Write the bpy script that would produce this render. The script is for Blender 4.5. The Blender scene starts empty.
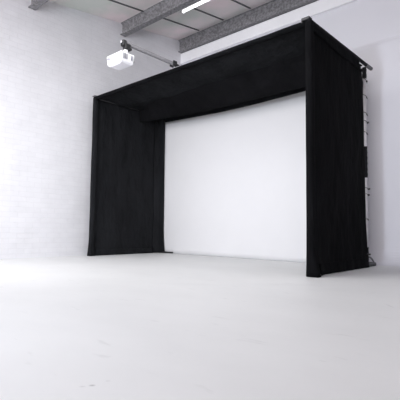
import bpy, bmesh, math, random
from mathutils import Vector, Matrix, noise
random.seed(7)
scn = bpy.context.scene
COL = scn.collection

# ------------------------------------------------------------------ helpers
def tag(o, label=None, cat=None, group=None, kind=None):
    if label: o['label'] = label
    if cat: o['category'] = cat
    if group: o['group'] = group
    if kind: o['kind'] = kind
    return o

def empty(name, loc, label, cat, group=None):
    o = bpy.data.objects.new(name, None)
    o.empty_display_size = 0.1
    o.location = loc
    COL.objects.link(o)
    return tag(o, label, cat, group)

def obj(name, bm, mat, parent=None, smooth=False, bevel=0.0, seg=2, origin=None):
    """link bm (world coordinates) as one mesh object, optionally under a parent"""
    bmesh.ops.remove_doubles(bm, verts=bm.verts, dist=1e-6)
    bmesh.ops.recalc_face_normals(bm, faces=bm.faces)
    off = Vector((0, 0, 0))
    p = parent
    while p is not None:
        off += p.location
        p = p.parent
    if origin is None:
        if parent is None:
            xs = [v.co for v in bm.verts]
            lo = Vector((min(c.x for c in xs), min(c.y for c in xs), min(c.z for c in xs)))
            hi = Vector((max(c.x for c in xs), max(c.y for c in xs), max(c.z for c in xs)))
            origin = Vector(((lo.x + hi.x) / 2, (lo.y + hi.y) / 2, lo.z))
        else:
            origin = off
    origin = Vector(origin)
    bmesh.ops.translate(bm, verts=bm.verts, vec=-origin)
    me = bpy.data.meshes.new(name)
    bm.to_mesh(me)
    bm.free()
    me.materials.append(mat)
    if smooth:
        for f in me.polygons: f.use_smooth = True
    o = bpy.data.objects.new(name, me)
    COL.objects.link(o)
    if parent is not None: o.parent = parent
    o.location = origin - off
    if bevel > 0:
        m = o.modifiers.new('bevel', 'BEVEL')
        m.width = bevel; m.segments = seg; m.limit_method = 'ANGLE'
        m.harden_normals = False
    return o

def add_box(bm, x0, x1, y0, y1, z0, z1):
    v = [bm.verts.new((x, y, z)) for x in (x0, x1) for y in (y0, y1) for z in (z0, z1)]
    for f in ((0, 1, 3, 2), (4, 6, 7, 5), (0, 4, 5, 1), (2, 3, 7, 6), (0, 2, 6, 4), (1, 5, 7, 3)):
        bm.faces.new([v[i] for i in f])

def box(x0, x1, y0, y1, z0, z1):
    bm = bmesh.new(); add_box(bm, x0, x1, y0, y1, z0, z1); return bm

def add_tube(bm, pts, r, n=12, cap=True):
    pts = [Vector(p) for p in pts]
    rs = r if isinstance(r, (list, tuple)) else [r] * len(pts)
    rings = []
    up = None
    for i, p in enumerate(pts):
        if i == 0: d = pts[1] - p
        elif i == len(pts) - 1: d = p - pts[i - 1]
        else: d = (pts[i + 1] - pts[i - 1])
        d.normalize()
        if up is None:
            up = d.orthogonal().normalized()
        a = (up - d * up.dot(d)).normalized()
        b = d.cross(a)
        up = a
        rings.append([bm.verts.new(p + rs[i] * (a * math.cos(t * 2 * math.pi / n) + b * math.sin(t * 2 * math.pi / n))) for t in range(n)])
    for A, B in zip(rings, rings[1:]):
        for k in range(n):
            bm.faces.new((A[k], A[(k + 1) % n], B[(k + 1) % n], B[k]))
    if cap:
        bm.faces.new(rings[0][::-1]); bm.faces.new(rings[-1])

def tube(pts, r, n=12):
    bm = bmesh.new(); add_tube(bm, pts, r, n); return bm

def add_prism(bm, poly, axis, a0, a1):
    """extrude a 2-D polygon along an axis ('x': poly is (y,z); 'y': (x,z); 'z': (x,y))"""
    def P(u, v, w):
        return {'x': (w, u, v), 'y': (u, w, v), 'z': (u, v, w)}[axis]
    A = [bm.verts.new(P(u, v, a0)) for u, v in poly]
    B = [bm.verts.new(P(u, v, a1)) for u, v in poly]
    n = len(poly)
    for k in range(n):
        bm.faces.new((A[k], A[(k + 1) % n], B[(k + 1) % n], B[k]))
    bm.faces.new(A[::-1]); bm.faces.new(B)

def add_sheet(bm, fn, nu, nv, thick):
    """closed cloth sheet: fn(u,v)->point on the front, thick = offset vector to the back"""
    t = Vector(thick)
    F = [[bm.verts.new(fn(i / nu, j / nv)) for j in range(nv + 1)] for i in range(nu + 1)]
    K = [[bm.verts.new(Vector(fn(i / nu, j / nv)) + t) for j in range(nv + 1)] for i in range(nu + 1)]
    for i in range(nu):
        for j in range(nv):
            bm.faces.new((F[i][j], F[i + 1][j], F[i + 1][j + 1], F[i][j + 1]))
            bm.faces.new((K[i][j], K[i][j + 1], K[i + 1][j + 1], K[i + 1][j]))
    for i in range(nu):
        bm.faces.new((F[i][0], K[i][0], K[i + 1][0], F[i + 1][0]))
        bm.faces.new((F[i][nv], F[i + 1][nv], K[i + 1][nv], K[i][nv]))
    for j in range(nv):
        bm.faces.new((F[0][j], F[0][j + 1], K[0][j + 1], K[0][j]))
        bm.faces.new((F[nu][j], K[nu][j], K[nu][j + 1], F[nu][j + 1]))

def sheet(fn, nu, nv, thick):
    bm = bmesh.new(); add_sheet(bm, fn, nu, nv, thick); return bm

def wr(p, s=1.0, seed=0.0):
    return noise.noise(Vector((p[0] * s + seed, p[1] * s + seed * .37, p[2] * s - seed)))

# ------------------------------------------------------------------ materials
def mat(name):
    m = bpy.data.materials.new(name); m.use_nodes = True
    nt = m.node_tree
    return m, nt, nt.nodes['Principled BSDF']

def N(nt, t, **kw):
    n = nt.nodes.new(t)
    for k, v in kw.items():
        if k in n.inputs: n.inputs[k].default_value = v
        else: setattr(n, k, v)
    return n

def simple(name, rgb, rough=.6, metal=0.0, var=.06, scale=14, bump=0.0, bscale=120, spec=.5):
    m, nt, b = mat(name)
    tc = N(nt, 'ShaderNodeTexCoord')
    nz = N(nt, 'ShaderNodeTexNoise'); nz.inputs['Scale'].default_value = scale; nz.inputs['Detail'].default_value = 5
    nt.links.new(tc.outputs['Object'], nz.inputs['Vector'])
    r = N(nt, 'ShaderNodeValToRGB')
    r.color_ramp.elements[0].position = .3; r.color_ramp.elements[1].position = .7
    r.color_ramp.elements[0].color = (*[c * (1 - var) for c in rgb], 1)
    r.color_ramp.elements[1].color = (*[min(1, c * (1 + var)) for c in rgb], 1)
    nt.links.new(nz.outputs['Fac'], r.inputs['Fac'])
    nt.links.new(r.outputs['Color'], b.inputs['Base Color'])
    b.inputs['Roughness'].default_value = rough
    b.inputs['Metallic'].default_value = metal
    b.inputs['Specular IOR Level'].default_value = spec
    if bump:
        n2 = N(nt, 'ShaderNodeTexNoise'); n2.inputs['Scale'].default_value = bscale; n2.inputs['Detail'].default_value = 4
        nt.links.new(tc.outputs['Object'], n2.inputs['Vector'])
        bp = N(nt, 'ShaderNodeBump'); bp.inputs['Strength'].default_value = bump; bp.inputs['Distance'].default_value = .01
        nt.links.new(n2.outputs['Fac'], bp.inputs['Height'])
        nt.links.new(bp.outputs['Normal'], b.inputs['Normal'])
    return m

def velvet_mat(name, base, sheen):
    m, nt, b = mat(name)
    tc = N(nt, 'ShaderNodeTexCoord')
    nz = N(nt, 'ShaderNodeTexNoise'); nz.inputs['Scale'].default_value = 2.6; nz.inputs['Detail'].default_value = 8; nz.inputs['Roughness'].default_value = .65
    mp = N(nt, 'ShaderNodeMapping'); mp.inputs['Scale'].default_value = (1, 1, .45)
    nt.links.new(tc.outputs['Object'], mp.inputs['Vector'])
    nt.links.new(mp.outputs['Vector'], nz.inputs['Vector'])
    r = N(nt, 'ShaderNodeValToRGB')
    r.color_ramp.elements[0].position = .3; r.color_ramp.elements[1].position = .75
    r.color_ramp.elements[0].color = (*[c * .65 for c in base], 1)
    r.color_ramp.elements[1].color = (*[c * 1.5 for c in base], 1)
    nt.links.new(nz.outputs['Fac'], r.inputs['Fac'])
    nt.links.new(r.outputs['Color'], b.inputs['Base Color'])
    b.inputs['Roughness'].default_value = .95
    b.inputs['Specular IOR Level'].default_value = .05
    b.inputs['Sheen Weight'].default_value = sheen
    b.inputs['Sheen Roughness'].default_value = .45
    b.inputs['Sheen Tint'].default_value = (.8, .85, 1, 1)
    n2 = N(nt, 'ShaderNodeTexNoise'); n2.inputs['Scale'].default_value = 7; n2.inputs['Detail'].default_value = 7
    nt.links.new(mp.outputs['Vector'], n2.inputs['Vector'])
    bp = N(nt, 'ShaderNodeBump'); bp.inputs['Strength'].default_value = .9; bp.inputs['Distance'].default_value = .05
    nt.links.new(n2.outputs['Fac'], bp.inputs['Height'])
    nt.links.new(bp.outputs['Normal'], b.inputs['Normal'])
    return m

M = {}
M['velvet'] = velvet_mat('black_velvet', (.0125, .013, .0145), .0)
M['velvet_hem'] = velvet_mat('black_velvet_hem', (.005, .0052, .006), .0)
M['velvet_shade'] = velvet_mat('black_velvet_shaded', (.0052, .0052, .006), .0)  # same velvet, darker copy: shade on the outside is put into the colour
M['velvet_flap_shade'] = velvet_mat('black_velvet_flap_shaded', (.0054, .0054, .0062), .0)  # same velvet again, shade on the valance darkened into its colour
M['webbing'] = simple('black_webbing', (.012, .012, .014), .9, spec=.1)
M['screen'] = simple('screen_cloth', (.67, .672, .682), .9, var=.01, scale=3, spec=.1)
M['dark_metal'] = simple('dark_grey_metal', (.022, .022, .024), .5, .1, var=.2)
M['grey_metal'] = simple('grey_metal', (.16, .16, .17), .5, .3, var=.15)
M['pale_metal'] = simple('pale_metal', (.62, .61, .64), .45, .0, var=.08)
M['beam'] = None
M['white_plastic'] = simple('white_plastic', (.84, .84, .86), .35, var=.01)
M['pale_plastic'] = simple('pale_plastic', (.74, .73, .77), .4, var=.02)
M['grey_plastic'] = simple('grey_plastic', (.23, .23, .26), .5, var=.05)
M['port_plastic'] = simple('port_plastic', (.25, .25, .30), .5, var=.03)
M['black_plastic'] = simple('black_plastic', (.012, .012, .014), .4, var=.1)
M['lens'] = simple('lens_glass', (.02, .02, .03), .05)
M['arm_metal'] = simple('arm_metal', (.27, .265, .28), .4, .2, var=.08)
M['end_metal'] = simple('end_metal', (.085, .085, .09), .5, .1)
M['housing'] = simple('white_housing', (.8, .8, .8), .5, var=.02)

# tube light
m, nt, b = mat('lit_tube')
b.inputs['Base Color'].default_value = (1, 1, 1, 1)
b.inputs['Emission Color'].default_value = (.96, .98, 1, 1)
b.inputs['Emission Strength'].default_value = 3.0
M['tube'] = m

# painted brick wall
def brick_mat():
    m, nt, b = mat('painted_brick')
    tc = N(nt, 'ShaderNodeTexCoord')
    sep = N(nt, 'ShaderNodeSeparateXYZ'); cmb = N(nt, 'ShaderNodeCombineXYZ')
    nt.links.new(tc.outputs['Object'], sep.inputs[0])
    nt.links.new(sep.outputs['Y'], cmb.inputs['X']); nt.links.new(sep.outputs['Z'], cmb.inputs['Y'])
    dn = N(nt, 'ShaderNodeTexNoise'); dn.inputs['Scale'].default_value = 6; dn.inputs['Detail'].default_value = 3
    nt.links.new(tc.outputs['Object'], dn.inputs['Vector'])
    mx = N(nt, 'ShaderNodeMixRGB', blend_type='ADD'); mx.inputs['Fac'].default_value = .018
    nt.links.new(cmb.outputs[0], mx.inputs['Color1']); nt.links.new(dn.outputs['Color'], mx.inputs['Color2'])
    br = N(nt, 'ShaderNodeTexBrick')
    br.inputs['Scale'].default_value = 1.0
    br.inputs['Brick Width'].default_value = .225; br.inputs['Row Height'].default_value = .075
    br.inputs['Mortar Size'].default_value = .006; br.inputs['Mortar Smooth'].default_value = 1.0
    br.inputs['Color1'].default_value = (.775, .773, .795, 1); br.inputs['Color2'].default_value = (.795, .793, .815, 1)
    br.inputs['Mortar'].default_value = (.745, .742, .768, 1)
    nt.links.new(mx.outputs['Color'], br.inputs['Vector'])
    # paint patches
    n2 = N(nt, 'ShaderNodeTexNoise'); n2.inputs['Scale'].default_value = 2.6; n2.inputs['Detail'].default_value = 8; n2.inputs['Roughness'].default_value = .7
    nt.links.new(tc.outputs['Object'], n2.inputs['Vector'])
    rp = N(nt, 'ShaderNodeValToRGB')
    rp.color_ramp.elements[0].position = .3; rp.color_ramp.elements[0].color = (.93, .93, .93, 1)
    rp.color_ramp.elements[1].position = .6; rp.color_ramp.elements[1].color = (1, 1, 1, 1)
    nt.links.new(n2.outputs['Fac'], rp.inputs['Fac'])
    mul = N(nt, 'ShaderNodeMixRGB', blend_type='MULTIPLY'); mul.inputs['Fac'].default_value = 1
    nt.links.new(br.outputs['Color'], mul.inputs['Color1']); nt.links.new(rp.outputs['Color'], mul.inputs['Color2'])
    nt.links.new(mul.outputs['Color'], b.inputs['Base Color'])
    b.inputs['Roughness'].default_value = .6; b.inputs['Specular IOR Level'].default_value = .25
    inv = N(nt, 'ShaderNodeMath', operation='SUBTRACT'); inv.inputs[0].default_value = 1
    nt.links.new(br.outputs['Fac'], inv.inputs[1])
    n3 = N(nt, 'ShaderNodeTexNoise'); n3.inputs['Scale'].default_value = 25; n3.inputs['Detail'].default_value = 4
    nt.links.new(tc.outputs['Object'], n3.inputs['Vector'])
    ad = N(nt, 'ShaderNodeMath', operation='MULTIPLY_ADD'); ad.inputs[1].default_value = .5
    nt.links.new(n3.outputs['Fac'], ad.inputs[0]); nt.links.new(inv.outputs[0], ad.inputs[2])
    bp = N(nt, 'ShaderNodeBump'); bp.inputs['Strength'].default_value = .35; bp.inputs['Distance'].default_value = .008
    nt.links.new(ad.outputs[0], bp.inputs['Height']); nt.links.new(bp.outputs['Normal'], b.inputs['Normal'])
    return m
M['brick'] = brick_mat()
M['plaster'] = simple('white_plaster', (.75, .75, .79), .7, var=.012, scale=1.2, bump=.06, bscale=9, spec=.2)
M['trim_white'] = simple('white_trim', (.93, .93, .95), .6, var=.02, scale=5, spec=.2)

# worn marks on the paint: x, y, angle, half length, half width, tone
SCUFFS = ((.873, -2.996, .79, .012, .009, .62), (.877, -2.944, .5, .010, .010, .9), (.86, -3.02, .79, .012, .008, .85), (.384, -2.315, .3, .030, .012, .9),
          (1.09, -1.03, -.9, .09, .008, .85), (.828, -.579, 1.2, .05, .015, .93), (-.4, -1.2, .6, .35, .10, .965), (.2, -.6, .7, .5, .12, .965))
def floor_mat():
    m, nt, b = mat('painted_floor')
    tc = N(nt, 'ShaderNodeTexCoord')
    nz = N(nt, 'ShaderNodeTexNoise'); nz.inputs['Scale'].default_value = .9; nz.inputs['Detail'].default_value = 9; nz.inputs['Roughness'].default_value = .62
    mp = N(nt, 'ShaderNodeMapping'); mp.inputs['Scale'].default_value = (1, 1.6, 1); mp.inputs['Rotation'].default_value = (0, 0, .7)
    nt.links.new(tc.outputs['Object'], mp.inputs['Vector']); nt.links.new(mp.outputs['Vector'], nz.inputs['Vector'])
    r = N(nt, 'ShaderNodeValToRGB')
    r.color_ramp.elements[0].position = .3; r.color_ramp.elements[0].color = (.77, .777, .777, 1)
    r.color_ramp.elements[1].position = .7; r.color_ramp.elements[1].color = (.825, .832, .83, 1)
    nt.links.new(nz.outputs['Fac'], r.inputs['Fac'])
    # small scuffs
    vo = N(nt, 'ShaderNodeTexNoise'); vo.inputs['Scale'].default_value = 5.5; vo.inputs['Detail'].default_value = 3
    m2 = N(nt, 'ShaderNodeMapping'); m2.inputs['Scale'].default_value = (1, 3.2, 1); m2.inputs['Rotation'].default_value = (0, 0, -.9)
    nt.links.new(tc.outputs['Object'], m2.inputs['Vector']); nt.links.new(m2.outputs['Vector'], vo.inputs['Vector'])
    r2 = N(nt, 'ShaderNodeValToRGB')
    r2.color_ramp.elements[0].position = .24; r2.color_ramp.elements[0].color = (.78, .78, .78, 1)
    r2.color_ramp.elements[1].position = .33; r2.color_ramp.elements[1].color = (1, 1, 1, 1)
    nt.links.new(vo.outputs['Fac'], r2.inputs['Fac'])
    mul = N(nt, 'ShaderNodeMixRGB', blend_type='MULTIPLY'); mul.inputs['Fac'].default_value = .4
    nt.links.new(r.outputs['Color'], mul.inputs['Color1']); nt.links.new(r2.outputs['Color'], mul.inputs['Color2'])
    nt.links.new(mul.outputs['Color'], b.inputs['Base Color'])
    last = mul
    geo = N(nt, 'ShaderNodeNewGeometry')
    for (x, y, rot, la, lb, dark) in SCUFFS:
        mm = N(nt, 'ShaderNodeMapping'); mm.vector_type = 'TEXTURE'
        mm.inputs['Location'].default_value = (x, y, 0); mm.inputs['Rotation'].default_value = (0, 0, rot); mm.inputs['Scale'].default_value = (la, lb, 1)
        nt.links.new(geo.outputs['Position'], mm.inputs['Vector'])
        ln_ = N(nt, 'ShaderNodeVectorMath', operation='LENGTH'); nt.links.new(mm.outputs['Vector'], ln_.inputs[0])
        rr_ = N(nt, 'ShaderNodeValToRGB')
        rr_.color_ramp.elements[0].position = .2; rr_.color_ramp.elements[0].color = (dark, dark, dark, 1)
        rr_.color_ramp.elements[1].position = 1.0; rr_.color_ramp.elements[1].color = (1, 1, 1, 1)
        nt.links.new(ln_.outputs['Value'], rr_.inputs['Fac'])
        m3 = N(nt, 'ShaderNodeMixRGB', blend_type='MULTIPLY'); m3.inputs['Fac'].default_value = 1
        nt.links.new(last.outputs['Color'], m3.inputs['Color1']); nt.links.new(rr_.outputs['Color'], m3.inputs['Color2'])
        last = m3
    nt.links.new(last.outputs['Color'], b.inputs['Base Color'])
    b.inputs['Roughness'].default_value = .55; b.inputs['Specular IOR Level'].default_value = .3
    bp = N(nt, 'ShaderNodeBump'); bp.inputs['Strength'].default_value = .08; bp.inputs['Distance'].default_value = .01
    nt.links.new(nz.outputs['Fac'], bp.inputs['Height']); nt.links.new(bp.outputs['Normal'], b.inputs['Normal'])
    return m
M['floor'] = floor_mat()

def ceiling_mat():
    m, nt, b = mat('ceiling_sheet')
    tc = N(nt, 'ShaderNodeTexCoord')
    nz = N(nt, 'ShaderNodeTexNoise'); nz.inputs['Scale'].default_value = 1.1; nz.inputs['Detail'].default_value = 4
    nt.links.new(tc.outputs['Object'], nz.inputs['Vector'])
    r = N(nt, 'ShaderNodeValToRGB')
    e = r.color_ramp.elements
    e[0].position = .38; e[0].color = (.68, .71, .665, 1)
    e[1].position = .62; e[1].color = (.93, .82, .83, 1)
    nt.links.new(nz.outputs['Fac'], r.inputs['Fac'])
    nt.links.new(r.outputs['Color'], b.inputs['Base Color'])
    b.inputs['Roughness'].default_value = .7
    return m
M['ceiling'] = ceiling_mat()
M['seam'] = simple('seam_strip', (.09, .09, .095), .7)

def beam_mat():
    m, nt, b = mat('painted_steel_beam')
    tc = N(nt, 'ShaderNodeTexCoord')
    nz = N(nt, 'ShaderNodeTexNoise'); nz.inputs['Scale'].default_value = 26; nz.inputs['Detail'].default_value = 4
    nt.links.new(tc.outputs['Object'], nz.inputs['Vector'])
    r = N(nt, 'ShaderNodeValToRGB')
    r.color_ramp.elements[0].position = .35; r.color_ramp.elements[0].color = (.14, .137, .145, 1)
    r.color_ramp.elements[1].position = .68; r.color_ramp.elements[1].color = (.31, .305, .315, 1)
    nt.links.new(nz.outputs['Fac'], r.inputs['Fac'])
    nt.links.new(r.outputs['Color'], b.inputs['Base Color'])
    b.inputs['Roughness'].default_value = .6
    return m
M['beam'] = beam_mat()

# ------------------------------------------------------------------ setting
W = 3.779          # width of the booth opening
H = 2.6
XL, XR = -3.97, 5.2        # left and right walls
YB, YF = 2.22, -7.4        # back wall, open front end
def zc(y):                 # underside of the sloping ceiling
    return 4.072 + .142 * y

bm = bmesh.new(); add_box(bm, XL - .12, XR + .12, YF, YB + .12, -.08, 0.0)
tag(obj('floor', bm, M['floor']), 'white painted studio floor with faint scuffs', 'floor', kind='structure')

bm = bmesh.new(); add_prism(bm, [(YF, 0), (YB + .12, 0), (YB + .12, zc(YB + .12) + .02), (YF, zc(YF) + .02)], 'x', XL - .12, XL)
tag(obj('wall_left', bm, M['brick']), 'white painted brick wall on the left', 'wall', kind='structure')

# back wall: coved foot, smooth lining up to 3.12 m, then set back
prof = [(YB - .25 + .25 * math.sin(a), .25 - .25 * math.cos(a)) for a in [k * math.pi / 2 / 10 for k in range(11)]]
prof = [(YB + .12, 0.0)] + prof + [(YB, 3.10), (YB + .004, 3.125), (YB + .018, 3.16), (YB + .024, 3.19), (YB + .024, zc(YB) + .03), (YB + .12, zc(YB) + .03)]
bm = bmesh.new(); add_prism(bm, prof, 'x', XL, XR)
ob = obj('wall_back', bm, M['plaster'])
tag(ob, 'smooth white back wall curving into the floor', 'wall', kind='structure')

bm = bmesh.new(); add_prism(bm, [(YF, 0), (YB, 0), (YB, zc(YB)), (YF, zc(YF))], 'x', XR, XR + .12)
tag(obj('wall_right', bm, M['plaster']), 'plain white wall far to the right', 'wall', kind='structure')

# ceiling: sheets between beams, seams running front to back
bm = bmesh.new()
add_prism(bm, [(YF, zc(YF)), (YB + .12, zc(YB + .12)), (YB + .12, zc(YB + .12) + .06), (YF, zc(YF) + .06)], 'x', XL - .12, XR + .12)
tag(obj('ceiling', bm, M['ceiling']), 'sloping ceiling of mottled grey sheets', 'ceiling', kind='structure')
k = 0
for sx in [-3.345 + .617 * i for i in range(13)]:
    k += 1
    bm = bmesh.new()
    y0, y1 = YF, 2.06
    add_prism(bm, [(y0, zc(y0) - .012), (y1, zc(y1) - .012), (y1, zc(y1) + .004), (y0, zc(y0) + .004)], 'x', sx - .014, sx + .014)
    tag(obj('trim_%d' % k, bm, M['seam']), 'dark seam between ceiling sheets running front to back', 'ceiling seam', 'ceiling seams', kind='structure')

# steel I-beams across the room
def ibeam(yc, zb, zt, hw):
    w = .012
    f = .016
    pr = [(-hw, 0), (hw, 0), (hw, f), (w + .02, f + .006), (w, f + .03), (w, zt - zb - f - .03), (w + .02, zt - zb - f - .006), (hw, zt - zb - f), (hw, zt - zb),
          (-hw, zt - zb), (-hw, zt - zb - f), (-w - .02, zt - zb - f - .006), (-w, zt - zb - f - .03), (-w, f + .03), (-w - .02, f + .006), (-hw, f)]
    bm = bmesh.new()
    add_prism(bm, [(yc + u, zb + v) for u, v in pr], 'x', XL, XR)
    return bm
for yc, lab in ((-1.0, 'grey steel roof beam nearest the camera, at the top left corner'),
                (.69, 'grey steel roof beam above the white projector'),
                (2.165, 'grey steel roof beam running along the top of the back wall'),
                (-2.69, 'grey steel roof beam overhead behind the camera view')):
    k += 1
    zb = 3.937 + (yc - .69) * .122
    tag(obj('trim_%d' % k, ibeam(yc, zb, zc(yc) + .004, .055), M['beam']), lab, 'roof beam', kind='structure')
k += 1
bm = bmesh.new(); add_box(bm, XL, XR, YB - .035, YB + .025, 3.895, 4.105)
tag(obj('trim_%d' % k, bm, M['trim_white'], bevel=.006), 'white board along the back wall under the roof beam', 'trim', kind='structure')

# ------------------------------------------------------------------ the booth
booth = empty('projection_booth', (-W / 2, .75, 0), 'large black fabric booth open at the front around a white screen', 'booth')
V = M['velvet']; VO = M['velvet_shade']; VH = M['velvet_hem']

# right side curtain: outside face looks at the camera
def rear_edge(z):
    y = 1.486 - .028 * min(z, 1.5) + .010 * math.sin(z * 5.1) * (1 if z < 2.3 else 0)
    if z > 2.36: y -= (z - 2.36) * 1.45
    return y
def right_fn(u, v):
    z = .012 + v * 2.545
    y0 = .05; y1 = rear_edge(z)
    y = y0 + u * (y1 - y0)
    edge = min(1, u * 6) * min(1, (1 - u) * 6 + .2)
    x = .030 + .026 * u + .022 * edge * wr((0, y * 1.6, z * .8), 1.3, 3.1) + .010 * wr((0, y * 5, z * 2), 1.2, 8)
    # folds by the front foot, spreading outwards at the floor
    k = max(0, 1 - z / .55)
    x += .05 * k * k * math.exp(-((y - .1) / .12) ** 2)
    return (x, y, z)
rc = obj('side_curtain', sheet(right_fn, 36, 60, (-.012, 0, 0)), VO, booth, smooth=True)
# front sleeve wrapped round the upright
def sleeve(x0, x1, out, nz=40):
    bm = bmesh.new()
    rings = []
    for j in range(nz + 1):
        z = .004 + (H - .03) * j / nz
        k = max(0, 1 - z / .32) ** 1.5
        xa = x0 - (.010 * k if out < 0 else .004 * k); xb = x1 + (.055 * k if out > 0 else .01 * k)
        ya = -.002 - (.006 if out > 0 else .02) * k; yb = .085
        wob = .006 * wr((x0, 0, z), 2.2, x0 * 3)
        c = .018
        pts = [(xa, ya + c), (xa + c * .35, ya + c * .35), (xa + c, ya), (xa + (xb - xa) * .35, ya - .004 + .010 * wr((1, 2, z), 3, 1)), (xa + (xb - xa) * .65, ya - .004 + .010 * wr((4, 2, z), 3, 5)), (xb - c, ya), (xb - c * .35, ya + c * .35), (xb, ya + c), (xb, yb - c), (xb - c, yb), (xa + c, yb), (xa, yb - c)]
        rings.append([bm.verts.new((px + wob, py + wob * .5, z)) for px, py in pts])
    n = len(rings[0])
    for A, B in zip(rings, rings[1:]):
        for q in range(n): bm.faces.new((A[q], A[(q + 1) % n], B[(q + 1) % n], B[q]))
    bm.faces.new(rings[0][::-1]); bm.faces.new(rings[-1])
    return bm
obj('front_sleeve', sleeve(-.004, .072, 1), VO, rc, smooth=True)
# lower hem and top flap of the outside
def rhem(u, v):
    z = .006 + v * .115
    y = .16 + u * (1.497 - .16)
    p = right_fn((y - .05) / (rear_edge(z) - .05), max(0, (z - .012) / 2.545))
    return (p[0] + .012 + .006 * wr((0, y * 3, z * 3), 2, 4) + .01 * (1 - v), y, z)
obj('bottom_hem', sheet(rhem, 40, 5, (-.010, 0, 0)), VH, rc, smooth=True)
def rflap(u, v):
    y = .03 + u * (1.29 - .03)
    zt = 2.598
    zb = 2.490 - .050 * u + .010 * math.sin(u * 9)
    z = zb + v * (zt - zb)
    return (.058 + .022 * u + .006 * wr((0, y * 3, z), 2, 9) - .016 * v, y, z)
obj('top_flap', sheet(rflap, 36, 5, (-.010, 0, 0)), VH, rc, smooth=True)

# left side curtain: its inside face looks at the camera
def left_fn(u, v):
    z = .012 + v * 2.56
    y = .04 + u * (1.345 - .04)
    edge = min(1, u * 6) * min(1, (1 - u) * 6)
    x = -W + .012 + .016 * edge * wr((0, y * 1.5, z * .7), 1.4, 13) + .006 * wr((0, y * 6, z * 2), 1.2, 2)
    return (x, y, z)
lc = obj('side_curtain', sheet(left_fn, 36, 60, (-.012, 0, 0)), V, booth, smooth=True)
obj('front_sleeve', sleeve(-W - .03, -W + .045, -1), V, lc, smooth=True)
def lhem(u, v):
    z = .006 + v * .11
    y = .09 + u * (1.33 - .09)
    p = left_fn((y - .04) / 1.305, max(0, (z - .012) / 2.56))
    return (p[0] + .018 + .005 * wr((0, y * 3, z * 3), 2, 6), y, z)
obj('bottom_hem', sheet(lhem, 36, 5, (-.010, 0, 0)), V, lc, smooth=True)

# roof curtain with its front sleeve
def roof_fn(u, v):
    x = -W + .01 + u * (W + .01)
    y = .05 + v * 1.48
    z = 2.572 - .030 * math.sin(math.pi * min(1, v * 1.4)) * math.sin(math.pi * u) + .026 * wr((x * 1.1, y * 2.5, 0), 1.2, 21) + .008 * wr((x * 4, y * 5, 0), 1, 2)
    return (x, y, z)
rf = obj('roof_curtain', sheet(roof_fn, 70, 26, (0, 0, .012)), V, booth, smooth=True)
def fs(u, v):
    a = -math.pi * .5 + v * math.pi * 1.9
    x = -W - .01 + u * (W + .05)
    r = .030 + .003 * wr((x * 3, v * 3, 0), 1, 5)
    return (x, .030 - r * math.cos(a) , 2.572 + r * math.sin(a))
obj('front_sleeve', sheet(fs, 60, 14, (0, .0015, 0)), VH, rf, smooth=True)

# hanging flap across the middle of the roof
def val_z(u):
    return 2.362 - .058 * u - .050 * math.sin(math.pi * u)
def val_fn(u, v):
    x = -W + .03 + u * (W - .03)
    zt = 2.575; zb = val_z(u)
    z = zt + v * (zb - zt)
    y = .935 - .30 * (1 - v) * min(1, max(0, u - .03) * 6) + .035 * wr((x * 1.2, z * 2, 0), 1.3, 17) * min(1, u * 8) + .02 * v
    return (x, y, z)
va = obj('valance', sheet(val_fn, 80, 12, (0, .012, 0)), M['velvet_flap_shade'], booth, smooth=True)
def vh_fn(u, v):
    x = -W + .035 + u * (W - .035)
    z = val_z(u) + .05 - v * .052
    y = .95 + .035 * wr((x * 1.2, z * 2, 0), 1.3, 17) * min(1, u * 8)
    return (x, y, z)
obj('hem', sheet(vh_fn, 60, 3, (0, .03, 0)), VH, va, smooth=True)

# black border round the screen: top, left, right
def bt_fn(u, v):
    x = -W + .01 + u * (W - .01)
    zb = 2.472 + .004 * u - .058 * math.sin(math.pi * u) ** 1.2
    z = 2.585 + v * (zb - 2.585)
    return (x, 1.515 + .020 * v + .008 * wr((x * 2, z * 3, 0), 1.2, 7), z)
obj('screen_border', sheet(bt_fn, 60, 6, (0, .010, 0)), V, booth, smooth=True)
def lb_fn(u, v):
    z = .01 + v * 2.56
    x = -W + .012 + u * (.055 + .012 * math.sin(z * 2.3) * .4 + .05 * max(0, 1 - z / .5) ** 2)
    y = 1.338 + u * .205 + .02 * math.sin(math.pi * u) * wr((u, 0, z), 1.1, 4)
    return (x + .012 * wr((u * 2, y, z * 1.3), 1.5, 6) * math.sin(math.pi * u), y, z)
obj('screen_border', sheet(lb_fn, 12, 44, (-.010, .004, 0)), V, booth, smooth=True)
def rb_fn(u, v):
    z = .01 + v * 2.54
    return (-.16 + u * .165 + .008 * wr((0, 0, z * 2), 1, 5) * (1 - u), 1.536, z)
obj('screen_border', sheet(rb_fn, 8, 44, (0, .008, 0)), V, booth, smooth=True)

# the white impact screen
def sc_fn(u, v):
    x = -W + .01 + u * (W + .005)
    z = .0015 + v * 2.5
    return (x, 1.562 + .006 * wr((x * .7, z * .9, 0), 1, 31), z)
tag(obj('projection_screen', sheet(sc_fn, 40, 30, (0, .006, 0)), M['screen'], booth, smooth=True), 'plain white cloth screen')

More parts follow.
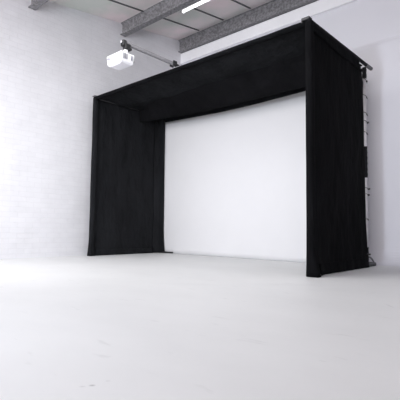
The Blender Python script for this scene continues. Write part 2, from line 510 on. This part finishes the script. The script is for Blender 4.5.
# frame poles
obj('frame_pole', tube([(.040, .0, 2.588), (.060, 1.56, 2.597)], .021, 14), M['webbing'], booth, smooth=False)
tag(booth.children[-1] if False else bpy.data.objects['frame_pole'], 'black wrapped top pole along the right side')
obj('pole_cap', tube([(.060, 1.54, 2.597), (.062, 1.725, 2.598)], .0235, 14), M['end_metal'], bpy.data.objects['frame_pole'])
obj('frame_pole', tube([(-W - .0, .05, 2.585), (-W - .0, 1.70, 2.585)], .022, 14), M['dark_metal'], booth)
obj('frame_pole', tube([(-W - .0, 1.63, 2.575), (.0, 1.63, 2.575)], .022, 14), M['dark_metal'], booth)
obj('frame_pole', tube([(-W + .0, 1.63, .02), (-W + .0, 1.63, 2.55)], .022, 14), M['pale_metal'], booth)
rp = obj('frame_pole', tube([(.020, 1.555, .02), (.034, 1.555, 2.56)], .0205, 14), M['pale_metal'], booth, smooth=True)
tag(rp, 'pale upright pole at the right rear corner')
def wrap(z0, z1, r):
    pts = []; rs = []
    n = max(4, int((z1 - z0) / .035))
    for i in range(n + 1):
        z = z0 + (z1 - z0) * i / n
        pts.append((.020 + .0055 * z, 1.555, z)); rs.append(r + .004 * (i % 2))
    bm = bmesh.new(); add_tube(bm, pts, rs, 14); return bm
obj('pole_wrap', wrap(1.131, 1.532, .024), M['webbing'], rp)
obj('pole_wrap', wrap(.06, .25, .027), M['webbing'], rp)
obj('pole_wrap', wrap(2.42, 2.57, .024), M['webbing'], rp)

# corner fitting on top of the front right corner
bm = bmesh.new()
add_box(bm, -.035, .055, -.012, .06, 2.592, 2.622)
add_box(bm, -.035, -.02, -.014, .03, 2.572, 2.60)
tag(obj('corner_fitting', bm, M['dark_metal'], booth, bevel=.006), 'dark grey corner fitting')
bm = bmesh.new(); add_box(bm, -W - .03, -W + .05, -.010, .06, 2.595, 2.612)
obj('corner_fitting', bm, M['grey_metal'], booth, bevel=.005)

# elastic ties lacing the curtain edge to the rear upright
def tie(z, side, big):
    bm = bmesh.new()
    y0 = rear_edge(z)
    dz = .012
    xp = .020 + .0055 * z
    pts = [(.060, y0 - .03, z), (xp + .030, (y0 + 1.545) / 2, z + dz * .6), (xp + .026, 1.556, z + dz * .5), (xp + .016, 1.588, z), (xp + .020, 1.60, z - dz)]
    add_tube(bm, pts, .0042, 8)
    r = .012 if big else .008
    bmesh.ops.create_uvsphere(bm, u_segments=12, v_segments=8, radius=r,
                              matrix=Matrix.Translation((xp + .018 + r + side * .7, 1.555 + side * .8, z - dz * .3)))
    return obj('elastic_tie', bm, M['black_plastic'], booth, smooth=True)
for z, sd, bg in ((2.385, .0, 1), (2.173, .0, 0), (1.95, .0, 0), (1.845, .012, 1), (1.70, .0, 0), (.99, .016, 1), (.913, .010, 1), (.60, .0, 0), (.165, .014, 1)):
    tie(z, sd, bg)

# feet of the rear frame
bm = bmesh.new()
add_prism(bm, [(.045, 1.50), (.045, 1.84), (.01, 1.91), (-.05, 1.91), (-.085, 1.84), (-.085, 1.50)], 'z', .002, .045)
ft = obj('base_foot', bm, M['dark_metal'], booth, bevel=.012)
arc = [(.03, 1.60 + .20 * t, .125 - .085 * t ** 2.2) for t in [i / 8 for i in range(9)]]
obj('foot_brace', tube(arc, .010, 10), M['grey_metal'], ft, smooth=True)
bm = bmesh.new()
add_prism(bm, [(-W - .03, 1.50), (-3.66, 1.50), (-3.52, 1.525), (-3.44, 1.546), (-3.46, 1.551), (-W - .03, 1.551)], 'z', .002, .030)
obj('base_foot', bm, M['black_plastic'], booth, bevel=.006)

# ------------------------------------------------------------------ projector boom (fixed to the booth's front bar)
XB = -1.872
boom = empty('projector_boom', (XB, -.02, 2.6), 'grey arm reaching forward from the booth top to the projector', 'mounting arm')
bm = bmesh.new(); add_box(bm, XB - .020, XB + .020, -.875, -.012, 2.606, 2.644)
obj('arm', bm, M['arm_metal'], boom, bevel=.006)
bm = bmesh.new()
add_box(bm, XB - .040, XB + .040, -.075, .035, 2.614, 2.624)
add_box(bm, XB - .040, XB - .022, -.075, -.012, 2.590, 2.656)
add_box(bm, XB + .022, XB + .040, -.075, -.012, 2.590, 2.656)
tag(obj('clamp', bm, M['black_plastic'], boom, bevel=.004), 'black clamp on the booth top bar')
bm = bmesh.new()
add_box(bm, XB - .028, XB + .030, -.885, -.825, 2.575, 2.652)
add_box(bm, XB - .020, XB + .040, -.86, -.775, 2.535, 2.618)
kn = obj('knuckle', bm, M['black_plastic'], boom, bevel=.014, seg=3)
bm = bmesh.new(); add_tube(bm, [(XB + .038, -.80, 2.545), (XB + .062, -.80, 2.545)], .020, 14)
obj('knob', bm, M['black_plastic'], kn)
bm = bmesh.new(); add_tube(bm, [(XB - .004, -.884, 2.625), (XB - .004, -.892, 2.625)], .014, 14)
tag(obj('end_cap', bm, M['pale_metal'], boom), 'pale round end cap')
bm = bmesh.new(); add_tube(bm, [(XB + .008, -.83, 2.55), (XB + .008, -.83, 2.50), (XB + .008, -.83, 2.453)], [.026, .026, .034], 18)
tag(obj('mount_neck', bm, M['white_plastic'], boom, smooth=False), 'white mounting neck')

# ------------------------------------------------------------------ projector
px0, px1, py0, py1, pz0, pz1 = XB - .150, XB + .140, -.995, -.79, 2.332, 2.452
pj = empty('projector', ((px0 + px1) / 2, (py0 + py1) / 2, pz0), 'white projector hanging from the grey arm in front of the booth', 'projector')
bm = bmesh.new(); add_box(bm, px0, px1, py0, py1, pz0, pz1)
for v in bm.verts:
    if v.co.z < pz0 + .01:
        v.co.x += .012 if v.co.x < XB else -.012
        v.co.y += .012 if v.co.y < -.9 else -.010
obj('body', bm, M['white_plastic'], pj, bevel=.020, seg=4)
bm = bmesh.new(); add_box(bm, px0 + .04, px1 - .04, py0 + .04, py1 - .035, pz0 - .006, pz0 + .01)
obj('base_panel', bm, M['pale_plastic'], pj, bevel=.005)
def side_x(z):
    return px1 - .012 * (pz1 - z) / (pz1 - pz0)
for i in range(3):     # vent slots on the right flank
    y = -.960 + .022 * i
    bm = bmesh.new(); add_box(bm, side_x(2.36) - .01, px1 + .001, y, y + .012, 2.372, 2.430)
    tag(obj('vent', bm, M['grey_plastic'], pj), 'dark vertical vent slot')
bm = bmesh.new(); add_box(bm, side_x(2.37) - .01, px1 + .0005, -.850, -.830, 2.378, 2.425)
tag(obj('vent', bm, M['port_plastic'], pj), 'pale grey vent')
# ports on the rear face
for (xa, xb, za, zb) in ((-.125, -.108, 2.400, 2.418), (-.100, -.078, 2.388, 2.424), (-.098, -.080, 2.362, 2.378), (-.050, -.034, 2.388, 2.404), (.0, .012, 2.392, 2.402)):
    bm = bmesh.new(); add_box(bm, XB + xa, XB + xb, py0 - .0015 + .012 * (pz1 - zb) / (pz1 - pz0), py0 + .03, za, zb)
    obj('port', bm, M['port_plastic'], pj)
for sx in (-1, 1):
    bm = bmesh.new(); add_tube(bm, [(XB + sx * .10, -.96, pz0 + .01), (XB + sx * .10, -.96, pz0 - .010)], .013, 14)
    obj('foot', bm, M['pale_plastic'], pj)
bm = bmesh.new(); add_tube(bm, [(XB + .07, py1 - .01, 2.392), (XB + .07, py1 + .012, 2.392)], [.036, .034], 20)
ln = obj('lens', bm, M['lens'], pj)

# ------------------------------------------------------------------ fluorescent tube light under the ceiling
ly = 1.10
zl = zc(ly)
lt = empty('tube_light', (-2.25, ly, zl), 'lit white fluorescent tube under the ceiling sheets', 'ceiling light')
bm = bmesh.new(); add_box(bm, -2.845, -1.58, ly - .022, ly + .022, zl - .045, zl - .004)
obj('housing', bm, M['housing'], lt, bevel=.004)
bm = bmesh.new(); add_tube(bm, [(-2.835, ly - .004, zl - .070), (-1.59, ly - .004, zl - .070)], .019, 16)
obj('tube', bm, M['tube'], lt, smooth=True)
for xa in (-2.86, -1.59):
    bm = bmesh.new(); add_box(bm, xa, xa + .025, ly - .03, ly + .03, zl - .098, zl - .02)
    obj('end_cap', bm, M['housing'], lt, bevel=.006)

# ------------------------------------------------------------------ camera (solved from the photograph)
f, yaw, pit, roll = 408.05, -.7324, .0702, .0121
fw = Vector((math.sin(yaw) * math.cos(pit), math.cos(yaw) * math.cos(pit), math.sin(pit)))
rr = Vector((math.cos(yaw), -math.sin(yaw), 0)); uu = rr.cross(fw)
r2 = rr * math.cos(roll) + uu * math.sin(roll); u2 = -rr * math.sin(roll) + uu * math.cos(roll)
cam = bpy.data.cameras.new('camera'); co = bpy.data.objects.new('camera', cam); COL.objects.link(co)
mtx = Matrix((r2, u2, -fw)).transposed().to_4x4()
mtx.translation = Vector((1.9162, -3.6977, .4575))
co.matrix_world = mtx
cam.sensor_width = 36; cam.sensor_fit = 'HORIZONTAL'; cam.lens = f / 400 * 36
cam.clip_start = .05
scn.camera = co

# ------------------------------------------------------------------ light
def area(name, loc, target, sx, sy, power, col=(1, 1, 1), spread=math.pi):
    l = bpy.data.lights.new(name, 'AREA'); l.shape = 'RECTANGLE'; l.size = sx; l.size_y = sy
    l.energy = power; l.color = col; l.spread = spread
    o = bpy.data.objects.new(name, l); COL.objects.link(o)
    o.location = loc
    o.rotation_euler = (Vector(target) - Vector(loc)).to_track_quat('-Z', 'Y').to_euler()
    return o
area('key_softbox', (.30, -6.0, 1.13), (-1.9, 1.6, 1.35), .55, .55, 58, (.80, .88, 1), math.radians(110))
area('fill_softbox', (-2.5, -3.5, 1.9), (-3.5, -.6, .5), 1.3, 1.3, 25, (.97, .98, 1), math.radians(130))
area('overhead_fill', (-.9, -1.45, 3.5), (-1.2, -1.35, 0), 2.4, 1.0, 44, (1, 1, 1))  # added fill with no fixture behind it, brightens floor and bounce
area('front_fill', (.6, -6.9, 2.1), (-2.4, 1.6, 2.2), 5.0, 2.2, 44, (1, .965, .98), math.radians(62))  # added lamp, stands in for part of the ambient light from the front
w = bpy.data.worlds.new('world'); scn.world = w; w.use_nodes = True
w.node_tree.nodes['Background'].inputs['Color'].default_value = (1, .93, .95, 1)
w.node_tree.nodes['Background'].inputs['Strength'].default_value = 1.5
scn.view_settings.view_transform = 'Standard'
scn.view_settings.look = 'None'
scn.cycles.max_bounces = 8
scn.cycles.diffuse_bounces = 6
